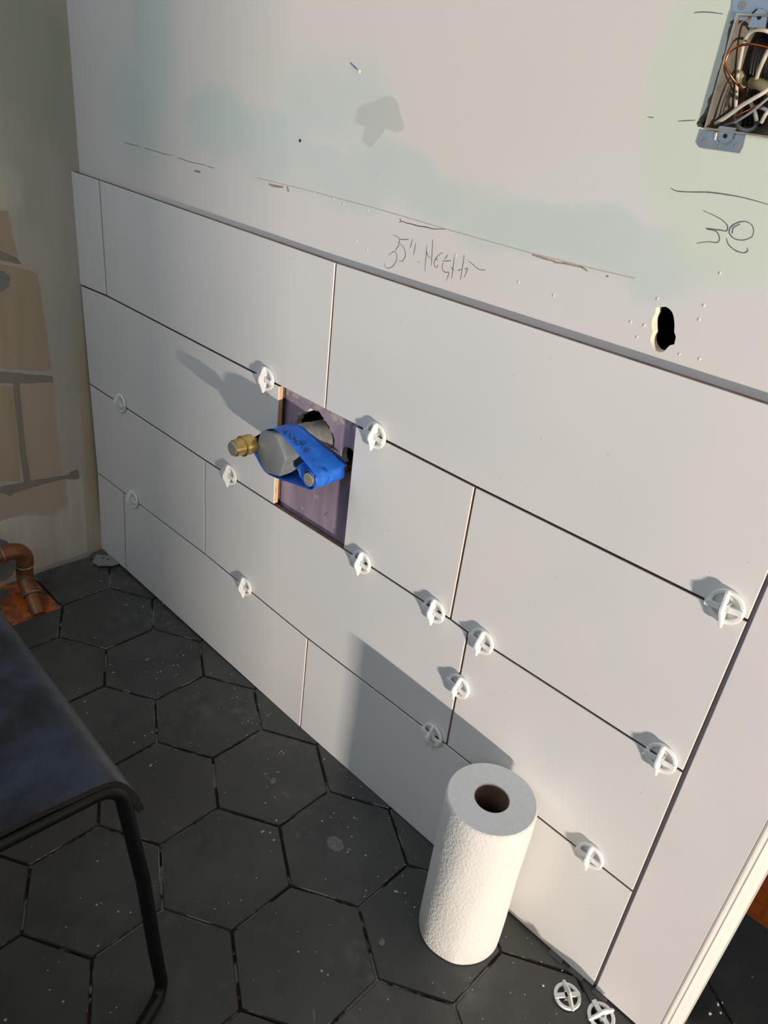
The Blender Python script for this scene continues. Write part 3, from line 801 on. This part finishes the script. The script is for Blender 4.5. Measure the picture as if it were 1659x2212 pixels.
# crumpled end of the tape closed over the right-hand cap
bm = bmesh.new(); rings = []
for y, r in ((-.050, .0160), (-.058, .0165), (-.066, .0158), (-.0725, .0140), (-.0765, .0128)):
    ring = []
    for k in range(28):
        a = 2*math.pi*k/28; q = r * (1 + .12 * noise.noise(Vector((math.cos(a)*3, y*160, math.sin(a)*3))) + .03 * math.sin(9*a))
        ring.append(bm.verts.new((RXp + q*math.cos(a), y + .002*math.sin(4*a), RZp + q*math.sin(a))))
    rings.append(ring)
for A, B in zip(rings, rings[1:]):
    for k in range(28): bm.faces.new((A[k], A[(k+1) % 28], B[(k+1) % 28], B[k]))
o = obj('tape_crumple', bm, M_TAPE, tape, True); md = o.modifiers.new('thick', 'SOLIDIFY'); md.thickness = .0006
# a torn loose flap
bm = bmesh.new(); g = []
for i in range(7):
    row = []
    for k in range(5):
        u, w = i/6, k/4
        p = Vector((.792 + .024*u, -.050 - .026*w, .598 - .010*u + .006*math.sin(u*4 + w*2) - .012*w)); p += noise.noise_vector(p*70) * .004
        row.append(bm.verts.new(p))
    g.append(row)
for i in range(6):
    for k in range(4): bm.faces.new((g[i][k], g[i+1][k], g[i+1][k+1], g[i][k+1]))
o = obj('tape_flap', bm, M_TAPE, tape, True); md = o.modifiers.new('thick', 'SOLIDIFY'); md.thickness = .0004
# marker writing on the upper face of the tape
def tangent(c1, c2):
    (x1, z1, r1), (x2, z2, r2) = c1, c2; d = math.hypot(x2-x1, z2-z1); al = math.atan2(z2-z1, x2-x1); b = math.acos((r1-r2)/d)
    n = (math.cos(al+b), math.sin(al+b)); return Vector(n), Vector((x1 + r1*n[0], z1 + r1*n[1]))
nn, pp = tangent((HX, HZ, .0372), (RXp, RZp, .0150))
N3 = Vector((nn.x, 0, nn.y)); P3 = Vector((pp.x, 0, pp.y)) + N3 * .0026
def tapep(px, py):
    d = RX * ((px - W_/2)/F_) + RY * ((py - H_/2)/F_) + RZ; t = (P3 - CAM).dot(N3) / d.dot(N3); return CAM + d*t
bm = bmesh.new()
for st in ([(632,680),(650,700),(662,690),(690,690),(655,708),(655,722),(688,716)], [(740,716),(715,726),(712,742),(730,750),(720,768),(700,764)],
           [(797,743),(765,752),(764,772),(785,790),(770,812),(745,808)], [(800,800),(784,822),(798,840),(824,824),(842,806),(838,838)],
           [(870,822),(850,872)], [(860,845),(884,825),(907,834)], [(945,884),(918,896),(902,886),(886,898),(892,918),(942,912)]):
    pts = smooth_poly([tapep(480 + (x + 42)/5.184, 800 + (y - 8)/5.184) for x, y in st], 4, False)
    tube(bm, pts, .00045, 5)
obj('marker_writing', bm, M_INK, tape)['label'] = 'black handwriting essure'

# ------------------------------------------------------------ electrical box
eb = thing('electrical_box', 'open steel wall box full of loose wires at the upper right', 'electrical box', (1.29, 0, 1.16))
bx0, bx1, bz0, bz1, by = 1.2375, 1.3420, 1.1090, 1.1960, .062
bm = bmesh.new(); th = .0015
box(bm, bx0, bx0 + th, .001, by, bz0, bz1); box(bm, bx1 - th, bx1, .001, by, bz0, bz1); box(bm, bx0, bx1, .001, by, bz0 - th, bz0); box(bm, bx0, bx1, .001, by, bz1, bz1 + th)
box(bm, bx0, bx1, by, by + th, bz0, bz1); obj('box_shell', bm, M_GALVD, eb)
def ear(pts_px, name, holes, scr):
    P = [wallp(x, y, WY - .0012) for x, y in pts_px]; bm = bmesh.new(); prism(bm, P, (0, .0010, 0)); e = obj(name, bm, M_GALV, eb)
    bm = bmesh.new()
    for hx, hy, r in holes:
        c = wallp(hx, hy, WY - .0013); lathe_y(bm, c.x, c.z, [(WY - .0012, r), (WY - .0016, r), (WY - .0016, r*.6)], 12)
    obj('rivet', bm, M_GRAYP, e)
    return e
e1 = ear([(1515,280),(1550,284),(1558,284),(1562,290),(1570,302),(1586,300),(1590,287),(1611,291),(1604,318),(1597,331),(1512,319),(1506,308)], 'mounting_ear', [(1524,307,.003),(1555,316,.002),(1593,316,.003)], None)
e2 = ear([(1588,-30),(1700,-10),(1700,60),(1672,45),(1648,18),(1632,20),(1612,42),(1586,46),(1580,34)], 'mounting_ear', [(1603,12,.0035)], None)
# screw lugs
for (px, py, nm) in ((1569,290,'screw_lug'), (1640,42,'screw_lug')):
    c = wallp(px, py, WY - .002); bm = bmesh.new(); n = 18; s = -1 if nm and py > 200 else 1
    prf = [(c.x - .0075, c.z - s*.006), (c.x - .0060, c.z + s*.004), (c.x - .0025, c.z + s*.0075), (c.x + .0025, c.z + s*.0075), (c.x + .0060, c.z + s*.004), (c.x + .0075, c.z - s*.006)]
    prism(bm, [(x, WY - .0030, z) for x, z in prf], (0, .0014, 0)); l = obj(nm, bm, M_GALV, eb)
    bm = bmesh.new(); lathe_y(bm, c.x, c.z + s*.0015, [(WY - .0029, .0019), (WY - .0034, .0019)], 12); obj('screw_hole', bm, M_DARK, l)
dab('plaster_blob', 1549, 292, .0055, M_CREAM, (.7, 1.3), 8, .003, parent=eb)
def wire(px_pts, ys, r, mat, name='wire', label=None):
    P = [wallp(1450 + x/6.32, y/6.32, yy) for (x, y), yy in zip(px_pts, ys)]
    bm = bmesh.new(); tube(bm, smooth_poly(P, 6, False), r, 8); o = obj(name, bm, mat, eb, True)
    if label: o['label'] = label
    return o
wire([(870,1640),(885,1350),(905,1050),(950,780),(1000,560),(1080,440),(1190,405),(1320,430),(1420,520)], [.05,.040,.030,.020,.014,.010,.008,.010,.02], .0017, M_WIREW, label='white wire loop')
wire([(600,1690),(760,1590),(950,1450),(1130,1340),(1250,1270),(1400,1150)], [.012,.008,.004,.002,.003,.008], .0019, M_WIREW)
wire([(1040,1330),(950,1200),(830,1060),(745,920),(740,830),(800,710),(930,625),(1080,605),(1240,630),(1400,680)], [.03,.018,.008,.003,.002,.002,.003,.005,.008,.012], .0011, M_WIREC, label='bare copper wire loop')
wire([(880,1600),(980,1540),(1090,1490),(1200,1430),(1400,1300)], [.022,.018,.014,.012,.012], .0009, M_WIREC)
wire([(700,1720),(860,1670),(1000,1590),(1130,1500),(1260,1390),(1400,1270)], [.02,.015,.010,.008,.007,.01], .0012, M_WIREG)
wire([(1150,1120),(1200,960),(1270,800),(1340,650)], [.03,.022,.016,.02], .0018, M_WIREW)
wire([(1230,1670),(1290,1560),(1400,1430)], [.012,.008,.010], .0018, M_WIREW)
wire([(1080,1390),(1120,1480),(1150,1580),(1170,1700)], [.022,.02,.02,.03], .0019, M_WIREG)
wire([(880,1650),(920,1730),(1000,1780),(1090,1775),(1150,1730)], [.03,.022,.018,.018,.024], .0018, M_WIREG)
wire([(1100,1480),(1190,1460),(1300,1500),(1400,1560)], [.02,.016,.016,.02], .0016, M_WIREG)
for k in range(5):
    wire([(980+60*k,1720),(1030+50*k,1300),(1080+40*k,950),(1160+40*k,620),(1260+30*k,480)], [.052,.045,.04,.042,.05], .0017, M_WIREK)
wire([(850,1010),(900,990),(960,1040),(980,1180)], [.038,.034,.034,.04], .0036, simple('tan cable jacket', (150, 136, 108), .6), 'cable_jacket')
wire([(1100,1130),(1180,1140),(1280,1190),(1400,1260)], [.034,.030,.030,.034], .0050, simple('olive cable jacket', (128, 120, 92), .6), 'cable_jacket')

# ------------------------------------------------------------ paper towel roll
RC = Vector((1.2462, -.0885)); RR = .0625; RH = .2870
roll = thing('paper_towel_roll', 'white paper towel roll standing upright on the black floor', 'paper towel', (RC.x, RC.y, 0))
bm = bmesh.new(); n = 96
def ring(r, z, wob=0.0):
    return [bm.verts.new((RC.x + (r + wob*noise.noise(Vector((math.cos(2*math.pi*k/n)*2, math.sin(2*math.pi*k/n)*2, z*9))))*math.cos(2*math.pi*k/n), RC.y + (r + wob*noise.noise(Vector((math.cos(2*math.pi*k/n)*2, math.sin(2*math.pi*k/n)*2, z*9))))*math.sin(2*math.pi*k/n), z)) for k in range(n)]
prof = [(.0245, .002, 0), (RR - .002, .0015, 0), (RR, .004, .0007)] + [(RR, .004 + (RH - .008)*k/10, .0012) for k in range(1, 10)] + [(RR, RH - .004, .0007), (RR - .0006, RH - .0015, 0), (RR - .0022, RH, 0), (.0245, RH - .0004, 0), (.0238, RH - .0030, 0)]
rings = [ring(*p) for p in prof]
for i in range(len(rings)):
    A, B = rings[i], rings[(i+1) % len(rings)]
    for k in range(n):
        f = bm.faces.new((A[k], A[(k+1) % n], B[(k+1) % n], B[k])); f.material_index = 1 if i >= len(rings) - 3 or i == 0 else 0
bmesh.ops.recalc_face_normals(bm, faces=bm.faces)
obj('paper_layers', bm, [M_PAPERT, M_PAPERE], roll, True, 40)
bm = bmesh.new(); n = 64
rings = [ring(r, z) for r, z in ((.0238, .0022), (.0238, RH - .0022), (.0226, RH - .0022), (.0226, .0022))]
for i in range(4):
    A, B = rings[i], rings[(i+1) % 4]
    for k in range(n): bm.faces.new((A[k], A[(k+1) % n], B[(k+1) % n], B[k]))
bmesh.ops.recalc_face_normals(bm, faces=bm.faces); obj('cardboard_core', bm, M_CARD, roll, True, 40)

# ------------------------------------------------------------ copper drain pipe
dp = thing('drain_pipe', 'old copper drain pipe with elbows rising from the orange patch', 'pipe', (.15, -.24, 0))
PR = .0165
a, b, c, d = Vector((.070, -.80, .1245)), Vector((.070, -.222, .1245)), Vector((.070, -.232, .047)), Vector((.150, -.241, -.006))
e1 = arc_pts(a, b, c, .030, 10); e2 = arc_pts(b, c, d, .030, 8)
bm = bmesh.new(); tube(bm, [a, Vector((.070, -.262, .1245))], PR, 24); obj('pipe', bm, M_COPPERD, dp, True, 40)
bm = bmesh.new(); k = e1[0] + Vector((0, -.018, 0)); tube(bm, [k] + e1 + [e1[-1] + (c - b).normalized()*.012], PR + .0018, 24); obj('elbow', bm, M_COPPERD, dp, True, 40)
bm = bmesh.new(); tube(bm, [e1[-1], e2[0]], PR, 24); obj('pipe', bm, M_COPPERD, dp, True, 40)
bm = bmesh.new(); tube(bm, [e2[0] + Vector((0, 0, .010))] + e2 + [e2[-1] + (d - c).normalized()*.028], PR + .0018, 24); obj('elbow', bm, M_COPPERD, dp, True, 40)
bm = bmesh.new(); tube(bm, [e2[-1], d], PR - .001, 24); obj('pipe', bm, M_COPPERD, dp, True, 40)
for p, dr, r in ((k, Vector((0, 1, 0)), .0022), (e1[-1] + (c-b).normalized()*.012, Vector((0, 0, 1)), .0020), (e2[-1] + (d - c).normalized()*.028, (d - c).normalized(), .0022)):
    bm = bmesh.new(); nrg = []
    x, y = frame_from(dr)
    pts = [p + (x*math.cos(t*math.pi/12) + y*math.sin(t*math.pi/12)) * (PR + .0012) for t in range(25)]
    tube(bm, pts, r, 8, caps=False); obj('solder_joint', bm, M_SOLDER, dp, True)

# small plate lying in the corner
bm = bmesh.new()
P = [(.018, -.036), (.044, -.060), (.066, -.058), (.090, -.030), (.090, -.016), (.045, -.016)]
prism(bm, [(x, y, .0045 + .006*(x*8)) for x, y in P], (0, 0, .0035)); bevel(bm, .0008, 2)
pl = tag(obj('cover_plate', bm, M_PLATE), 'small dusty grey plate with two holes lying in the corner on the floor', 'plate')
bm = bmesh.new()
for x, y in ((.046, -.034), (.058, -.027)):
    lz = .0045 + .006*(x*8) + .0035
    rg = [bm.verts.new((x + .0024*math.cos(t*math.pi/8), y + .0024*math.sin(t*math.pi/8), lz + .0004)) for t in range(16)]; bm.faces.new(rg)
obj('screw_hole', bm, M_DARK, pl)

# ------------------------------------------------------------ black chair
ch = thing('chair', 'black chair with curved seat edge and round steel legs, partly in view', 'chair', (.80, -.75, 0))
ZS = .4441
yp = [(-.760, -.003), (-.70, -.002), (-.64, .0), (-.600, 0), (-.575, -.0012), (-.552, -.0032), (-.530, -.0045), (-.512, -.0085), (-.500, -.0190), (-.490, -.0365), (-.4835, -.0540), (-.4795, -.0690), (-.4775, -.0775)]
half = smooth_poly([(0, y, z) for y, z in yp], 4, False)
full = [Vector((0, -1.52 - p.y, p.z)) for p in half][::1][::-1]
full = [p for p in reversed([Vector((0, -1.52 - q.y, q.z)) for q in half])] ; full = full[::-1]
prof = [Vector((0, -1.52 - q.y, q.z)) for q in half[::-1]][:-1] + half
bm = bmesh.new(); xs = [.50, .51] + [.55 + .05*k for k in range(9)] + [1.00, 1.018, 1.026]
TH_ = .0085; tops = []; bots = []
for x in xs:
    e = .0 if x < 1.01 else -.0008*(x > 1.02)
    tops.append([bm.verts.new((x, p.y, ZS + p.z + e)) for p in prof])
    rowb = []
    for i, p in enumerate(prof):
        dd = prof[min(i+1, len(prof)-1)] - prof[max(i-1, 0)]; nn_ = Vector((0, -dd.z, dd.y)).normalized()
        q = p - nn_ * TH_; rowb.append(bm.verts.new((x, q.y, ZS + q.z)))
    bots.append(rowb)
for A, B in zip(tops, tops[1:]):
    for k in range(len(prof) - 1): bm.faces.new((A[k], B[k], B[k+1], A[k+1]))
for A, B in zip(bots, bots[1:]):
    for k in range(len(prof) - 1): bm.faces.new((A[k], A[k+1], B[k+1], B[k])).material_index = 1
for k in range(len(prof) - 1):
    bm.faces.new((tops[0][k], tops[0][k+1], bots[0][k+1], bots[0][k])).material_index = 1
    bm.faces.new((tops[-1][k], bots[-1][k], bots[-1][k+1], tops[-1][k+1])).material_index = 1
for i in range(len(xs) - 1):
    bm.faces.new((tops[i][0], bots[i][0], bots[i+1][0], tops[i+1][0])).material_index = 1
    bm.faces.new((tops[i][-1], tops[i+1][-1], bots[i+1][-1], bots[i][-1])).material_index = 1
bmesh.ops.recalc_face_normals(bm, faces=bm.faces)
seat = obj('seat', bm, [M_SEAT, M_RIM], ch, True, 40)
bm = bmesh.new()
for px, py in ((96,1681),(104,1674),(109,1680),(103,1687)):
    c = floorp(px, py, ZS - .004); z = ZS - .0065
    rg = [bm.verts.new((c.x + .0014*math.cos(t*math.pi/6), c.y + .0014*math.sin(t*math.pi/6), z + .0022)) for t in range(12)]; bm.faces.new(rg)
obj('seat_hole', bm, M_DARK, seat)
TR = .0088
def leg_frame(x, s_, name):
    pts = [Vector((x - .004*s_, -.76, ZS - .021))]
    pts += arc_pts((x - .004*s_, -.76, ZS - .021), (x - .003*s_, -.504, ZS - .0225), (x + .003*s_, -.4905, .33), .030, 8)
    pts += [Vector((x + .005*s_, -.4865, .25)), Vector((x + .008*s_, -.478, .10))]
    pts += arc_pts((x + .008*s_, -.478, .10), (x + .009*s_, -.471, TR), (x + .045*s_, -.520, TR), .018, 8)
    pts += [Vector((x + .052*s_, -.545, TR)), Vector((x + .056*s_, -.60, TR)), Vector((x + .058*s_, -.76, TR))]
    mir = [Vector((p.x, -1.52 - p.y, p.z)) for p in reversed(pts[:])]
    bm = bmesh.new(); tube(bm, pts + mir[1:], TR, 16, caps=False); return obj(name, bm, M_BLKM, ch, True)
leg_frame(1.024, 1, 'leg'); leg_frame(.54, -1, 'leg')
for y in (-.60, -.92):
    bm = bmesh.new(); tube(bm, [(.55, y, ZS - .028), (1.012, y, ZS - .028)], .006, 12); obj('seat_brace', bm, M_BLKM, ch, True)

pv = Vector((1.026, -.482, 0)); bpy.context.view_layer.update()
ch.matrix_world = Matrix.Translation(pv) @ Matrix.Rotation(math.radians(-2.6), 4, 'Z') @ Matrix.Translation(-pv) @ ch.matrix_world

# ------------------------------------------------------------ crumbs on the floor
rr = random.Random(11); bm = bmesh.new()
def crumb(x, y, s):
    g = bmesh.ops.create_icosphere(bm, subdivisions=1, radius=s, matrix=Matrix.Translation((x, y, s*.45)) @ Matrix.Rotation(rr.uniform(0, 6), 4, 'Z') @ Matrix.Diagonal((1, rr.uniform(.5, 1), .55, 1)))
for _ in range(230):
    x = rr.uniform(.15, 1.7); y = rr.uniform(-.55, -.02)
    if rr.random() < .5: y = -.02 - abs(rr.gauss(0, .09))
    if (Vector((x, y)) - RC).length < .07 or y > -.016: continue
    if x < .17 and y < -.18: continue
    if x < 1.16 and y < -.43: continue
    crumb(x, y, rr.choice((.0006, .0007, .0009, .0009, .0012)))
for px, py, s in ((325,1655,.0022),(328,1651,.0015),(1173,2130,.0022),(700,1640,.0014),(205,1378,.0015),(375,1438,.0015),(352,1432,.001),(1202,2190,.001)):
    p = floorp(px, py); crumb(p.x, p.y, s)
for px, py, s in ((1550,2170,.003),(1533,2190,.003),(1556,2188,.002),(1560,2166,.0018)):
    p = floorp(px, py); crumb(p.x, p.y, s)
tag(obj('plaster_crumbs', bm, M_PAPER), 'white plaster crumbs scattered over the black hexagon floor', 'crumbs', kind='stuff')
# chalky footprints of dried mortar on the tiles: thin irregular smears
def smear(px, py, r, st, seed, ang=0.0):
    q = random.Random(seed); c = floorp(px, py); n = 22; ring = []
    ctr = bm.verts.new((c.x, c.y, .0008))
    for k in range(n):
        a = 2*math.pi*k/n; rad = r*q.uniform(.94, 1.06) * (1 + .12*math.sin(a*2 + seed)); x, y = rad*math.cos(a)*st, rad*math.sin(a)
        ring.append(bm.verts.new((c.x + x*math.cos(ang) - y*math.sin(ang), c.y + x*math.sin(ang) + y*math.cos(ang), .00055)))
    for k in range(n): bm.faces.new((ctr, ring[k], ring[(k+1) % n]))
bm = bmesh.new()
for i, (px, py, r, st, an) in enumerate(((724,1823,.0135,1.1,.2),(754,1836,.003,1,0),(590,1687,.0065,.9,.5),(574,1672,.003,1,0),(600,1668,.0035,.8,0),(577,1700,.004,.4,.9),(678,2195,.010,.15,.9),(825,2035,.006,.8,.3),(318,1425,.005,.8,.3))):
    smear(px, py, r, st, 40 + i, an)
bmesh.ops.recalc_face_normals(bm, faces=bm.faces)
obj('mortar_smear', bm, simple('dried mortar smear', (122, 122, 118), .95, var=.15, scale=200), floor)
